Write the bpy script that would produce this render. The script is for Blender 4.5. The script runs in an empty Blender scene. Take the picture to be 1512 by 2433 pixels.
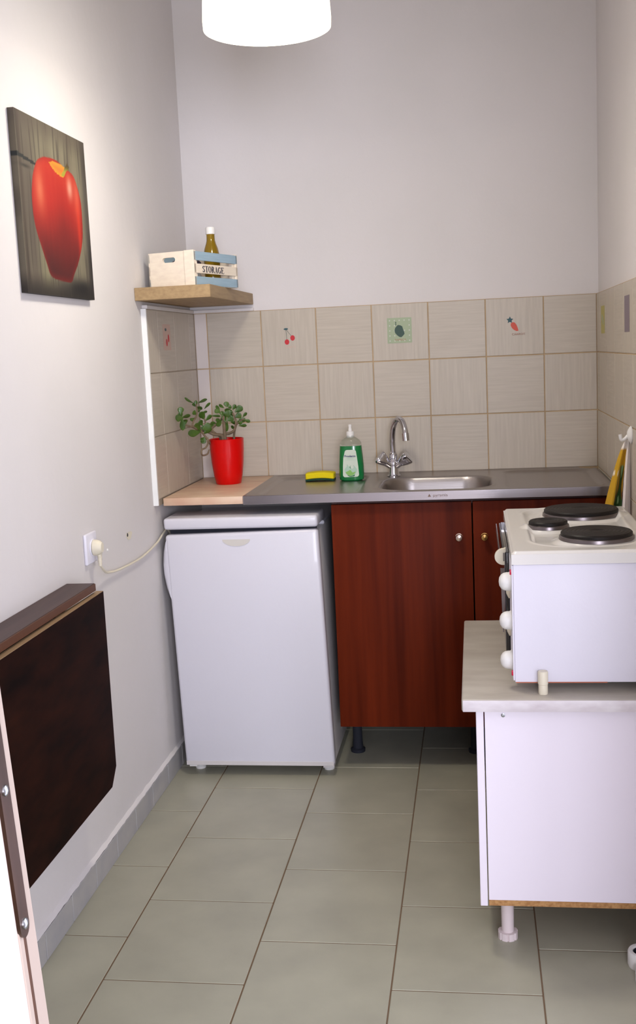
import bpy, bmesh, math, random
from math import sin, cos, pi, radians, atan2, sqrt, hypot
from mathutils import Vector, Matrix, noise
C = bpy.context.scene.collection
random.seed(7)

# ------------------------------------------------------------------ camera
CAM = Vector((.9814, -3.9947, 1.3607)); YAW, PIT, ROL, FPX = -.1444, .1439, -.0456, 2640.45
fw = Vector((sin(YAW)*cos(PIT), cos(YAW)*cos(PIT), -sin(PIT)))
rt = Vector((cos(YAW), -sin(YAW), 0)); up = rt.cross(fw)
rt, up = cos(ROL)*rt + sin(ROL)*up, cos(ROL)*up - sin(ROL)*rt
cd = bpy.data.cameras.new('camera'); cam = bpy.data.objects.new('camera', cd); C.objects.link(cam)
M = Matrix((rt, up, -fw)).transposed().to_4x4(); M.translation = CAM; cam.matrix_world = M
cd.sensor_fit = 'VERTICAL'; cd.sensor_height = 36; cd.lens = FPX*36/2433; cd.clip_start = .02
bpy.context.scene.camera = cam
def at(x, y, Y):
    """the point at depth Y that was read off the photograph"""
    d = fw + rt*((x-756)/FPX) - up*((y-1216.5)/FPX)
    return CAM + d*((Y-CAM.y)/d.y)

XL, XR, YF = -.0365, 1.412, -3.15          # left wall, right wall, front wall
ZC = .915                                  # worktop

# ------------------------------------------------------------------ materials
def lin(c):
    return tuple(((v/255)/12.92 if v/255 <= .04045 else ((v/255+.055)/1.055)**2.4) for v in c) + (1,)
def mat(name, col, rough=.5, metal=0, spec=.5, bump=None, var=None, coat=0, trans=0, ior=1.45, emit=None, sss=0, alpha=1):
    m = bpy.data.materials.new(name); m.use_nodes = True
    nt = m.node_tree; b = nt.nodes['Principled BSDF']
    b.inputs['Base Color'].default_value = lin(col); b.inputs['Roughness'].default_value = rough
    b.inputs['Metallic'].default_value = metal; b.inputs['Specular IOR Level'].default_value = spec
    b.inputs['Coat Weight'].default_value = coat; b.inputs['Transmission Weight'].default_value = trans
    b.inputs['IOR'].default_value = ior
    if emit: b.inputs['Emission Color'].default_value = lin(emit[0]); b.inputs['Emission Strength'].default_value = emit[1]
    tc = nt.nodes.new('ShaderNodeTexCoord')
    def noi(scale, stretch=(1,1,1), detail=4):
        mp = nt.nodes.new('ShaderNodeMapping'); mp.inputs['Scale'].default_value = stretch
        nt.links.new(tc.outputs['Object'], mp.inputs['Vector'])
        n = nt.nodes.new('ShaderNodeTexNoise'); n.inputs['Scale'].default_value = scale; n.inputs['Detail'].default_value = detail
        nt.links.new(mp.outputs['Vector'], n.inputs['Vector']); return n
    if var:   # (scale, stretch, other colour, contrast)
        n = noi(var[0], var[1]); cr = nt.nodes.new('ShaderNodeValToRGB')
        cr.color_ramp.elements[0].color = lin(col); cr.color_ramp.elements[1].color = lin(var[2])
        cr.color_ramp.elements[0].position = .5-var[3]; cr.color_ramp.elements[1].position = .5+var[3]
        nt.links.new(n.outputs['Fac'], cr.inputs['Fac']); nt.links.new(cr.outputs['Color'], b.inputs['Base Color'])
    if bump:  # (scale, stretch, distance)
        n = noi(bump[0], bump[1]); bp = nt.nodes.new('ShaderNodeBump'); bp.inputs['Distance'].default_value = bump[2]
        bp.inputs['Strength'].default_value = .6
        nt.links.new(n.outputs['Fac'], bp.inputs['Height']); nt.links.new(bp.outputs['Normal'], b.inputs['Normal'])
    return m
def vcol(name, rough=.7, bump=None):
    m = mat(name, (128,128,128), rough, bump=bump); nt = m.node_tree
    a = nt.nodes.new('ShaderNodeAttribute'); a.attribute_name = 'Col'
    nt.links.new(a.outputs['Color'], nt.nodes['Principled BSDF'].inputs['Base Color']); return m
M_ = {}
M_['wall'] = mat('painted_plaster', (224,219,218), .9, spec=.2, bump=(26,(1,1,1),.002), var=(3,(1,1,1),(219,215,213),.25))
M_['ceil'] = mat('ceiling_paint', (236,232,228), .9, spec=.2)
M_['tile_h'] = mat('wall_tile_cross_grain', (197,187,172), .38, var=(60,(.12,.12,2.2),(182,172,157),.28), bump=(60,(.12,.12,2.2),.0006))
M_['tile_v'] = mat('wall_tile_upright_grain', (197,187,172), .38, var=(60,(2.2,2.2,.12),(182,172,157),.28), bump=(60,(2.2,2.2,.12),.0006))
M_['grout'] = mat('ochre_grout', (196,168,132), .9, spec=.2, var=(12,(1,1,1),(174,150,118),.2))
M_['grout2'] = mat('pale_grout', (160,147,130), .9, spec=.2)
M_['tile_p'] = mat('paler_cut_tile', (216,206,200), .4)
M_['trimw'] = mat('white_tile_trim', (235,235,232), .4)
M_['ftile'] = mat('floor_tile', (170,168,149), .34, spec=.35, var=(7,(1,1,1),(158,156,139),.2), bump=(9,(1,1,1),.001))
M_['fgrout'] = mat('floor_grout', (112,92,72), .9, spec=.2)
M_['base'] = mat('baseboard_tile', (164,163,166), .45, var=(14,(1,1,1),(180,177,174),.2))
M_['bgrout'] = mat('baseboard_joint', (96,90,86), .9)
M_['fridge'] = mat('fridge_enamel', (214,212,220), .38, coat=.2, bump=(70,(1,1,1),.0004))
M_['fridge_side'] = mat('fridge_side_enamel', (205,200,198), .5)
M_['rubber'] = mat('dark_rubber', (34,36,46), .8)
M_['badge'] = mat('grip_recess', (205,200,192), .5)
M_['cherry'] = mat('red_brown_veneer', (112,40,16), .5, spec=.1, var=(9,(3.5,3.5,.16),(74,22,8),.3), bump=(60,(4,4,.2),.0003))
M_['cherryD'] = mat('veneer_edge', (70,28,20), .5)
M_['dark'] = mat('dark_plinth', (26,22,24), .8)
M_['brass'] = mat('aged_brass', (190,150,90), .25, metal=1)
M_['chromek'] = mat('satin_nickel', (215,195,180), .22, metal=1)
M_['lam'] = mat('terracotta_laminate', (204,164,138), .42, var=(9,(1,2.2,1),(222,196,168),.22), bump=(40,(1,1,1),.0002))
M_['steel'] = mat('brushed_steel', (168,162,160), .32, metal=1, bump=(90,(.08,3,3),.0003))
M_['steelE'] = mat('steel_lip', (190,184,186), .22, metal=1, bump=(90,(.04,3,3),.00008))
M_['chrome'] = mat('chrome', (205,205,212), .1, metal=1)
M_['mark'] = mat('etched_mark', (128,104,92), .6)
M_['shelf'] = mat('pale_oak_foil', (168,142,102), .55, var=(22,(3,.35,5),(146,120,86),.22), bump=(50,(3,.3,5),.0003))
M_['crate'] = mat('whitewashed_wood', (240,228,208), .75, var=(30,(1,.3,3),(228,214,196),.2), bump=(60,(1,.3,4),.0004))
M_['slat'] = mat('pale_blue_paint', (160,184,200), .75, var=(30,(3,.3,5),(146,172,188),.2))
M_['ink'] = mat('navy_ink', (28,28,52), .7)
M_['oil'] = mat('olive_oil', (156,124,12), .12, trans=.45, ior=1.4, coat=.3)
M_['white'] = mat('white_plastic', (232,230,226), .4)
M_['cream'] = mat('cream_plastic', (226,218,196), .45)
M_['bag'] = mat('grey_paper_bag', (186,184,178), .7, bump=(40,(1,1,1),.004))
M_['darkbag'] = mat('dark_packet', (62,50,66), .6, bump=(30,(1,1,1),.004))
M_['pot'] = mat('red_glazed_plastic', (206,2,2), .3, spec=.3, coat=.15)
M_['soil'] = mat('soil', (62,46,36), .95, bump=(90,(1,1,1),.006))
M_['stem'] = mat('woody_stem', (104,84,66), .8, var=(60,(1,1,1),(128,112,88),.2), bump=(120,(1,1,1),.001))
M_['leaf'] = mat('jade_leaf', (44,74,18), .4, coat=.1, var=(30,(1,1,1),(80,110,40),.25))
M_['spY'] = mat('yellow_foam', (226,206,18), .95, bump=(260,(1,1,1),.002))
M_['spG'] = mat('green_scourer', (28,66,48), .95, bump=(300,(1,1,1),.002))
M_['soap'] = mat('green_detergent', (16,132,66), .15, coat=.4, trans=.25)
M_['clear'] = mat('clear_plastic', (236,242,236), .08, trans=.94, ior=1.2)
M_['label'] = mat('pale_green_label', (206,216,200), .55)
M_['lime'] = mat('lime_green_print', (134,186,96), .6)
M_['mint'] = mat('mint_print', (176,204,184), .6)
M_['navy'] = mat('navy_print', (62,66,112), .6)
M_['blk'] = mat('cast_iron', (11,9,10), .5, spec=.3, bump=(200,(1,1,1),.0004), var=(24,(1,1,1),(32,24,20),.3))
M_['ring'] = mat('plate_ring_steel', (120,112,112), .3, metal=1)
M_['enamel'] = mat('white_enamel', (228,225,220), .22, coat=.5)
M_['enamelS'] = mat('white_coated_steel', (230,227,238), .45, bump=(90,(1,1,1),.0005))
M_['red'] = mat('red_lens', (190,20,60), .3)
M_['rust'] = mat('rusty_edge', (176,106,82), .8)
M_['glass'] = mat('dark_oven_glass', (30,28,30), .12, coat=.6)
M_['marble'] = mat('marbled_laminate', (190,184,172), .42, var=(7,(1,2.6,1),(170,162,150),.2), bump=(40,(1,1,1),.0002))
M_['marbleE'] = mat('marbled_laminate_edge', (226,220,222), .4, var=(14,(1,1,2.6),(204,194,198),.14))
M_['melam'] = mat('white_melamine', (236,228,238), .45)
M_['chip'] = mat('raw_chipboard', (190,146,96), .95, var=(140,(1,1,1),(156,110,66),.18))
M_['legp'] = mat('pinkish_white_plastic', (222,208,208), .45)
M_['tabT'] = mat('walnut_stained_board', (70,47,42), .42, spec=.3, var=(14,(5,.3,5),(52,32,27),.25))
M_['tabE'] = mat('rubbed_brown_edge', (88,54,36), .5)
M_['leafT'] = mat('near_black_brown_stain', (44,20,12), .6, spec=.05, var=(5,(1,1.2,4),(16,8,7),.25))
M_['leafE'] = mat('bare_wood_edge', (152,124,92), .6)
M_['sock'] = mat('white_socket_plastic', (232,230,240), .35)
M_['door'] = mat('cream_gloss_paint', (214,206,208), .4)
M_['doorE'] = mat('tan_door_edge', (190,172,160), .5)
M_['plate'] = mat('worn_steel_plate', (96,84,80), .28, metal=1, var=(20,(1,1,.3),(150,120,108),.25))
M_['shade'] = mat('opal_lamp_shade', (255,252,238), .4, emit=((255,246,218),1.6))
M_['diff'] = mat('lamp_diffuser', (255,252,245), .4, emit=((255,250,240),4.5))
M_['bulb'] = mat('lit_bulb', (255,255,255), .4, emit=((255,248,232),14))
M_['rednk'] = mat('red_print', (196,36,44), .5)
M_['pink'] = mat('pink_print', (202,172,158), .5)
M_['gsq'] = mat('sage_print', (164,178,146), .5)
M_['gdot'] = mat('pale_dot_print', (196,200,188), .5)
M_['gdark'] = mat('dark_green_print', (50,78,66), .5)
M_['teal'] = mat('teal_print', (44,84,92), .5)
M_['orng'] = mat('orange_red_print', (208,84,64), .5)
M_['tan'] = mat('tan_lettering', (166,120,96), .6)
M_['olv'] = mat('olive_yellow_print', (178,168,92), .5)
M_['purp'] = mat('mauve_grey_print', (122,108,118), .5)
M_['canvas'] = vcol('printed_canvas', .75, bump=(700,(1,1,1),.0002))
M_['towel'] = vcol('printed_cotton', .95, bump=(400,(1,1,1),.001))
M_['scr'] = mat('zinc_screw', (170,172,176), .25, metal=1)

# ------------------------------------------------------------------ mesh helpers
def bmn(): return bmesh.new()
def box(bm, x0, x1, y0, y1, z0, z1, bev=.0, seg=2, mi=0):
    g = bmesh.ops.create_cube(bm, size=1)['verts']
    for v in g: v.co = Vector(((x0+x1)/2+v.co.x*(x1-x0), (y0+y1)/2+v.co.y*(y1-y0), (z0+z1)/2+v.co.z*(z1-z0)))
    fs = {f for v in g for f in v.link_faces}
    for f in fs: f.material_index = mi
    if bev > 0:
        es = {e for v in g for e in v.link_edges}
        r = bmesh.ops.bevel(bm, geom=list(es), offset=bev, segments=seg, affect='EDGES', profile=.5)
        for f in r['faces']: f.material_index = mi
    return bm
def B(*a, **k): return box(bmn(), *a, **k)
def lathe(bm, prof, o=(0,0,0), axis='Z', n=40, mi=0, sx=1, sy=1):
    """prof = [(radius, height)...] turned about an axis through o"""
    rings = []
    for r, h in prof:
        ring = []
        for k in range(n):
            a = 2*pi*k/n; c, s = r*cos(a)*sx, r*sin(a)*sy
            p = {'Z': (c, s, h), 'X': (h, c, s), 'Y': (c, h, s)}[axis]
            ring.append(bm.verts.new(Vector(p)+Vector(o)))
        rings.append(ring)
    for a, b in zip(rings, rings[1:]):
        for k in range(n):
            f = bm.faces.new((a[k], a[(k+1) % n], b[(k+1) % n], b[k])); f.material_index = mi
    for ring in (rings[0], rings[-1]):
        f = bm.faces.new(ring); f.material_index = mi
    bmesh.ops.recalc_face_normals(bm, faces=bm.faces[:]); return bm
def tube(bm, pts, rad, n=12, mi=0):
    pts = [Vector(p) for p in pts]; rads = rad if isinstance(rad, (list, tuple)) else [rad]*len(pts)
    rings = []; ref = None
    for i, p in enumerate(pts):
        t = (pts[min(i+1, len(pts)-1)]-pts[max(i-1, 0)]).normalized()
        if ref is None: ref = Vector((0,0,1)) if abs(t.z) < .9 else Vector((1,0,0))
        u = (ref - t*ref.dot(t)).normalized(); ref = u; w = t.cross(u)
        rings.append([bm.verts.new(p+(u*cos(2*pi*k/n)+w*sin(2*pi*k/n))*rads[i]) for k in range(n)])
    for a, b in zip(rings, rings[1:]):
        for k in range(n): bm.faces.new((a[k], a[(k+1) % n], b[(k+1) % n], b[k])).material_index = mi
    bm.faces.new(rings[0]); bm.faces.new(rings[-1])
    bmesh.ops.recalc_face_normals(bm, faces=bm.faces[:]); return bm
def curve(pts, n=8):
    """Catmull-Rom through the points"""
    P = [Vector(p) for p in pts]; P = [P[0]*2-P[1]] + P + [P[-1]*2-P[-2]]; out = []
    for i in range(1, len(P)-2):
        a, b, c, d = P[i-1:i+3]
        for k in range(n):
            t = k/n
            out.append(.5*((2*b)+(c-a)*t+(2*a-5*b+4*c-d)*t*t+(3*b-a-3*c+d)*t**3))
    out.append(P[-2]); return out
def prism(bm, pts, d, mi=0):
    """flat outline (3-D points) given the thickness vector d"""
    d = Vector(d); a = [bm.verts.new(Vector(p)) for p in pts]; b = [bm.verts.new(Vector(p)+d) for p in pts]
    bm.faces.new(a).material_index = mi; bm.faces.new(b[::-1]).material_index = mi
    for k in range(len(a)):
        j = (k+1) % len(a); bm.faces.new((a[j], a[k], b[k], b[j])).material_index = mi
    bmesh.ops.recalc_face_normals(bm, faces=bm.faces[:]); return bm
def ell(cx, cz, rx, rz, n=24, rot=0):
    return [(cx+rx*cos(a)*cos(rot)-rz*sin(a)*sin(rot), cz+rx*cos(a)*sin(rot)+rz*sin(a)*cos(rot)) for a in [2*pi*k/n for k in range(n)]]
def blob(bm, c, r, rot=None, mi=0, sub=2):
    g = bmesh.ops.create_icosphere(bm, subdivisions=sub, radius=1)['verts']
    for v in g:
        p = Vector((v.co.x*r[0], v.co.y*r[1], v.co.z*r[2]))
        if rot is not None: p = rot @ p
        v.co = p+Vector(c)
    return bm
def obj(name, bm, m, parent=None, ang=35, label=None, wld=True):
    if parent is not None and wld:
        r = parent
        off = Vector((0,0,0))
        while r: off += r.location; r = r.parent
        for v in bm.verts: v.co -= off
    me = bpy.data.meshes.new(name); bm.to_mesh(me); bm.free()
    for x in (m if isinstance(m, (list, tuple)) else [m]): me.materials.append(M_[x])
    me.shade_smooth()
    me.set_sharp_from_angle(angle=radians(ang))
    o = bpy.data.objects.new(name, me); C.objects.link(o)
    if parent is not None: o.parent = parent
    if label: o['label'] = label
    return o
def tag(o, label, cat, group=None):
    o['label'] = label; o['category'] = cat
    if group: o['group'] = group
    return o
def thing(name, loc, label, cat, group=None):
    o = bpy.data.objects.new(name, None); o.empty_display_size = .05; C.objects.link(o)
    o.location = loc; return tag(o, label, cat, group)
def struct(name, bm, m, parent=None):
    o = obj(name, bm, m, parent)
    if parent is None: o['kind'] = 'structure'
    return o
def text_mesh(s, size, mtx, extr=.0003, wide=1., bold=0):
    cu = bpy.data.curves.new('t', 'FONT'); cu.body = s; cu.size = size; cu.extrude = extr
    cu.align_x = 'CENTER'; cu.align_y = 'CENTER'; cu.offset = bold
    o = bpy.data.objects.new('t', cu); C.objects.link(o)
    bpy.context.view_layer.update()
    me = bpy.data.meshes.new_from_object(o.evaluated_get(bpy.context.evaluated_depsgraph_get()))
    bm = bmn(); bm.from_mesh(me); bpy.data.objects.remove(o); bpy.data.meshes.remove(me); bpy.data.curves.remove(cu)
    for v in bm.verts: v.co = mtx @ Vector((v.co.x*wide, v.co.y, v.co.z))
    return bm
def frame(o, x, y):
    x = Vector(x).normalized(); y = Vector(y).normalized(); m = Matrix((x, y, x.cross(y))).transposed().to_4x4(); m.translation = Vector(o); return m

# ------------------------------------------------------------------ the room
T = .12
struct('wall_back', B(XL-T, XR+T, 0.006, T, 0, 2.95), 'wall')
struct('wall_left', B(XL-T, XL, YF, 0.006, 0, 2.95), 'wall')
KY0, KY1, KZ0, KZ1 = -3.02, -2.12, .10, 2.15      # made-up opening in the right wall, out of frame, added to let daylight in
bm = bmn(); box(bm, XR, XR+T, KY1, .006, 0, 2.95); box(bm, XR, XR+T, YF, KY0, 0, 2.95)
box(bm, XR, XR+T, KY0, KY1, 0, KZ0); box(bm, XR, XR+T, KY0, KY1, KZ1, 2.95)
struct('wall_right', bm, 'wall')
bm = bmn()
for a_, b_ in ((KY0, KY0+.04), (KY1-.04, KY1)): box(bm, XR+.07, XR+.11, a_, b_, KZ0, KZ1, .003)
for a_, b_ in ((KZ0, KZ0+.04), (KZ1-.04, KZ1)): box(bm, XR+.07, XR+.11, KY0+.04, KY1-.04, a_, b_, .003)
struct('added_window_2', bm, 'white')  # frame of the made-up side opening, never in view
bm = bmn(); box(bm, XL-T, XR+.02, YF-.09, YF+.0, 2.12, 2.95)
box(bm, XR-.03, 3.0, YF-.09, YF, 0, 2.95); box(bm, -1.2, XL-.001, YF-.09, YF, 0, 2.95)
struct('wall_front', bm, 'wall')
struct('ceiling', B(-1.3, 3.1, -6.5, T, 2.95, 3.05), 'ceil')
# hall the camera stands in, with an invented opening behind the camera, added for daylight
bm = bmn(); box(bm, -1.3, -1.2, -6.4, YF, 0, 2.95); struct('wall_hall_left', bm, 'wall')
bm = bmn(); box(bm, 3.0, 3.1, -6.4, YF, 0, 2.95); struct('wall_hall_right', bm, 'wall')
WX0, WX1, WZ0, WZ1 = 1.0, 2.7, .75, 2.25
bm = bmn(); box(bm, -1.2, WX0, -6.5, -6.4, 0, 2.95); box(bm, WX1, 3.0, -6.5, -6.4, 0, 2.95)
box(bm, WX0, WX1, -6.5, -6.4, 0, WZ0); box(bm, WX0, WX1, -6.5, -6.4, WZ1, 2.95)
struct('wall_hall_back', bm, 'wall')
bm = bmn()
for a, b in ((WX0, WX0+.05), (WX1-.05, WX1), ((WX0+WX1)/2-.03, (WX0+WX1)/2+.03)): box(bm, a, b, -6.48, -6.42, WZ0, WZ1, .004)
box(bm, WX0+.05, WX1-.05, -6.48, -6.42, WZ0, WZ0+.05, .004); box(bm, WX0+.05, WX1-.05, -6.48, -6.42, WZ1-.05, WZ1, .004)
struct('added_window_1', bm, 'white')  # frame of the invented hall opening, unseen

# floor: bed of grout with bevelled square tiles, alternate columns staggered by half a tile
TX, TY, FX, FY, G = .3208, .3631, .1303, -.7039, .0016
bm = bmn(); box(bm, -1.3, 3.1, -6.5, T, -.08, -.0012, mi=1)
for c in range(-1, 5):
    x0 = max(FX+TX*c, XL); x1 = min(FX+TX*(c+1), XR)
    off = 0 if c % 2 == 0 else .5
    for j in range(-4, 9):
        y1 = FY-TY*(j+off); y0 = y1-TY
        y1 = min(y1, 0)
        if y1-y0 < .02 or x1-x0 < .02: continue
        box(bm, x0+G, x1-G, y0+G, y1-G, -.006, 0, .0012, 1)
struct('floor', bm, ['ftile', 'fgrout'])

# skirting tiles along the left wall
bm = bmn(); box(bm, XL, XL+.009, YF, -.02, 0, .069, mi=1)
y = -.16
while y > YF+.02:
    y0 = max(y-.174, YF); h = .070+random.uniform(-.0015, .0015)
    box(bm, XL, XL+.0115, y0+.0018, y-.0018, 0, h, .001, 1); y -= .174
struct('baseboard_left', bm, ['base', 'bgrout'])
bm = bmn(); N = 160; rows = []                # paint and filler left along the top of the skirting tiles
for k in range(N+1):
    y = YF+(-.02-YF)*k/N; w = .0108+.003*noise.noise(Vector((y*40, 0, 0))); h = .0775+.005*noise.noise(Vector((y*22, 5, 0)))
    rows.append([bm.verts.new(p) for p in ((XL, y, .0702), (XL+w, y, .0712), (XL+w*.9, y, .0728), (XL, y, h))])
for a, b in zip(rows, rows[1:]):
    for k in range(3): bm.faces.new((a[k], b[k], b[k+1], a[k+1]))
bmesh.ops.recalc_face_normals(bm, faces=bm.faces[:])
struct('trim_6', bm, 'wall')
bm = bmn(); box(bm, XL+.02, XR-.01, -.008, .006, 0, .068)
struct('baseboard_back', bm, 'base')

# tiled splashback: grout bed with real tiles, grain turned from tile to tile
ZT = 1.5135; GX = .2243; TW = .2; g = .0016
XI = -.0225
bm = bmn(); box(bm, XI, XR, -.0005, .006, .89, ZT, mi=2)
for r in range(3):
    z1 = ZT-TW*r; z0 = max(z1-TW, .895)
    for k in range(-2, 7):
        x0 = max(GX+TW*k, XI); x1 = min(GX+TW*(k+1), XR-.007)
        if x1-x0 < .01: continue
        box(bm, x0+g, x1-g, -.0025, .004, z0+g, z1-g, .0012, 1, mi=3 if k < 0 and x1-x0 < .1 else (r+k+1) % 2)
struct('trim_1', bm, ['tile_h', 'tile_v', 'grout', 'tile_p'])
YE = -.600                                  # front edge of the left-hand tile strip
bm = bmn(); box(bm, XL, XI-.0015, YE, .004, .895, ZT, mi=2)
for r in range(3):
    z1 = ZT-TW*r; z0 = max(z1-TW, .897)
    ys = [-.003, -.08, -.28, -.48, YE+.002] if r < 2 else [-.003, -.198, -.472, YE+.002]
    for k in range(len(ys)-1): box(bm, XL+.004, XI, ys[k+1]+.0005, ys[k]-.0005, z0+g, z1-g, .001, 1, mi=(r+k) % 2)
struct('trim_2', bm, ['tile_h', 'tile_v', 'grout2'])
bm = bmn()                                   # ragged white filler down the strip's open edge
pts = []; N = 60
for k in range(N+1):
    z = .897+(ZT-.897)*k/N; w = .0075+.0025*noise.noise(Vector((0, 0, z*30)))
    pts.append((z, w))
ring = [(XI+.0012, YE-w, z) for z, w in pts]
va = [bm.verts.new((XI+.0012, YE-w, z)) for z, w in pts]; vb = [bm.verts.new((XI+.0012, YE+.001, z)) for z, w in pts]
vc = [bm.verts.new((XL, YE-w-.003, z)) for z, w in pts]; vd = [bm.verts.new((XL, YE+.001, z)) for z, w in pts]
for k in range(N):
    for a, b in ((va, vb), (vc, va), (vb, vd)): bm.faces.new((a[k], b[k], b[k+1], a[k+1]))
bm.faces.new((va[0], vc[0], vd[0], vb[0])); bm.faces.new((va[-1], vb[-1], vd[-1], vc[-1]))
bmesh.ops.recalc_face_normals(bm, faces=bm.faces[:])
struct('trim_3', bm, 'trimw')
bm = bmn(); box(bm, XR-.0055, XR, -1.5, -.0005, .0, ZT, mi=2)
for r in range(7):
    z1 = ZT-TW*r; z0 = z1-TW
    for k in range(-1, 7):
        y1 = min(-.09-TW*k, -.004); y0 = max(-.09-TW*(k+1), -1.5)
        if z0 < 0: z0 = 0.002
        box(bm, XR-.0075, XR-.003, y0+g, y1-g, z0+g, z1-g, .0012, 1, mi=(r+k) % 2)
struct('trim_4', bm, ['tile_h', 'tile_v', 'grout'])
XRT = XR-.0075
# strip of pale filler beneath the shelf, along the top of the tiles
bm = bmn(); box(bm, XL, .2, -.008, .006, ZT, ZT+.012, .002, 1); box(bm, XL, XI+.004, -.6, -.008, ZT, ZT+.012, .002, 1)
struct('trim_5', bm, 'wall')

# ---- tile stickers on the splashback (thin printed films)
FYd = -.0031
def flat(bm, pts, lvl=0, mi=0):   # outline on the back wall
    return prism(bm, [(x, FYd-.0002*lvl, z) for x, z in pts], (0, -.00025, 0), mi)
def caption(s, x, z, h, m, parent, wide=1, lab=None):
    bm = text_mesh(s, h, frame((x, FYd-.0006, z), (1,0,0), (0,0,1)), .0001, wide)
    return obj('lettering', bm, m, parent, label=lab)
t = thing('tile_sticker', (.326, 0, 1.38), 'two red cherries printed on a beige wall tile, near the shelf', 'sticker', None)
t['group'] = 'fruit and vegetable prints on the wall tiles'
for x, z in ((.3165, 1.397), (.3375, 1.4105)): obj('cherry', flat(bmn(), ell(x, z, .0083, .0096)), 'rednk', t, label='red cherry')
bm = bmn()
for a, b in (((.3145, 1.4415), (.3160, 1.405)), ((.3150, 1.4415), (.3330, 1.4180))):
    d = Vector((b[0]-a[0], b[1]-a[1])).normalized(); n = Vector((-d.y, d.x))*.0006
    flat(bm, [(a[0]+n.x, a[1]+n.y), (b[0]+n.x, b[1]+n.y), (b[0]-n.x, b[1]-n.y), (a[0]-n.x, a[1]-n.y)], 1)
obj('stalk', bm, 'gdark', t)
obj('leaf', flat(bmn(), ell(.3145, 1.4430, .0080, .0033, rot=.03), 2), 'teal', t, label='blue-green leaf')
caption('cherry', .330, 1.3795, .0125, 'pink', t, 1.1, 'faded pink lettering')
t = thing('tile_sticker', (.722, 0, 1.37), 'green square print of a dark green pepper on a wall tile', 'sticker')
t['group'] = 'fruit and vegetable prints on the wall tiles'
bk = obj('printed_square', flat(bmn(), [(.679,1.375), (.7655,1.375), (.7655,1.4635), (.679,1.4635)]), 'gsq', t)
bm = bmn()
for i in range(5):
    for j in range(5):
        if 0 < i < 4 and 0 < j < 4 and not (i in (1,3) and j == 3 and False):
            if not (i == 1 or (i == 3 and j == 2)): continue
        flat(bm, ell(.6878+.0173*i, 1.3832+.0178*j, .0026, .0026, 10), 1)
obj('dot_pattern', bm, 'gdot', bk)
obj('pepper', flat(bmn(), [(.7115,1.4335), (.717,1.4385), (.7255,1.4370), (.7325,1.4330), (.7345,1.4250), (.7380,1.4150), (.7400,1.4070), (.7345,1.4000), (.7280,1.3950), (.7210,1.3965), (.7140,1.4020), (.7070,1.4100), (.7045,1.4190), (.7070,1.4280)], 2), 'gdark', t)
obj('stalk', flat(bmn(), [(.7085,1.4370), (.7115,1.4372), (.7110,1.4480), (.7130,1.4490), (.7080,1.4500), (.7085,1.4460)], 3), 'gdark', t)
caption('PAPRICA', .725, 1.3860, .0098, 'tan', t, 1.05)
t = thing('tile_sticker', (1.125, 0, 1.39), 'orange-red carrot print with a teal leaf top on a wall tile', 'sticker')
t['group'] = 'fruit and vegetable prints on the wall tiles'
obj('carrot', flat(bmn(), [(1.1115,1.4250), (1.1175,1.4290), (1.1245,1.4275), (1.1310,1.4190), (1.1350,1.4080), (1.1375,1.3990), (1.1310,1.3975), (1.1220,1.4020), (1.1150,1.4090), (1.1110,1.4170)]), 'orng', t)
obj('carrot_top', flat(bmn(), [(1.1085+(.0125 if k % 2 == 0 else .0062)*cos(2*pi*k/10+.3), 1.4365+(.0125 if k % 2 == 0 else .0062)*sin(2*pi*k/10+.3)) for k in range(10)]), 'teal', t)
caption('CARROT', 1.137, 1.3865, .0100, 'tan', t, 1.15)
# left strip: strawberry print seen at a slant; right wall: two prints seen at a slant
def flatX(bm, X, s, pts, lvl=0): return prism(bm, [(X+s*.0002*lvl, y, z) for y, z in pts], (s*.00025, 0, 0))
t = thing('tile_sticker', (XI, -.375, 1.38), 'reddish cherry print on the narrow left-hand tile strip under the shelf', 'sticker')
t['group'] = 'fruit and vegetable prints on the wall tiles'
obj('printed_square', flatX(bmn(), XI+.0003, 1, [(-.425,1.385), (-.335,1.385), (-.335,1.470), (-.425,1.470)]), 'pink', t)
obj('fruit', flatX(flatX(bmn(), XI+.0003, 1, ell(-.385, 1.410, .009, .012), 2), XI+.0003, 1, ell(-.362, 1.424, .009, .013), 2), 'rednk', t)
obj('leaf', flatX(bmn(), XI+.0003, 1, ell(-.392, 1.452, .010, .005), 2), 'teal', t)
t = thing('tile_sticker', (XRT, -.19, 1.38), 'yellow-olive square print on the right-hand tiles, close to the corner', 'sticker')
t['group'] = 'fruit and vegetable prints on the wall tiles'
obj('printed_square', flatX(bmn(), XRT-.0003, -1, [(-.24,1.375), (-.14,1.375), (-.14,1.465), (-.24,1.465)]), 'olv', t)
obj('fruit', flatX(bmn(), XRT-.0003, -1, ell(-.19, 1.42, .028, .010, rot=.6), 2), 'gsq', t)
t = thing('tile_sticker', (XRT, -.776, 1.38), 'mauve-grey square print on the right-hand tiles, above the hanging towel', 'sticker')
t['group'] = 'fruit and vegetable prints on the wall tiles'
obj('printed_square', flatX(bmn(), XRT-.0003, -1, [(-.826,1.374), (-.726,1.374), (-.726,1.474), (-.826,1.474)]), 'purp', t)

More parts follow.
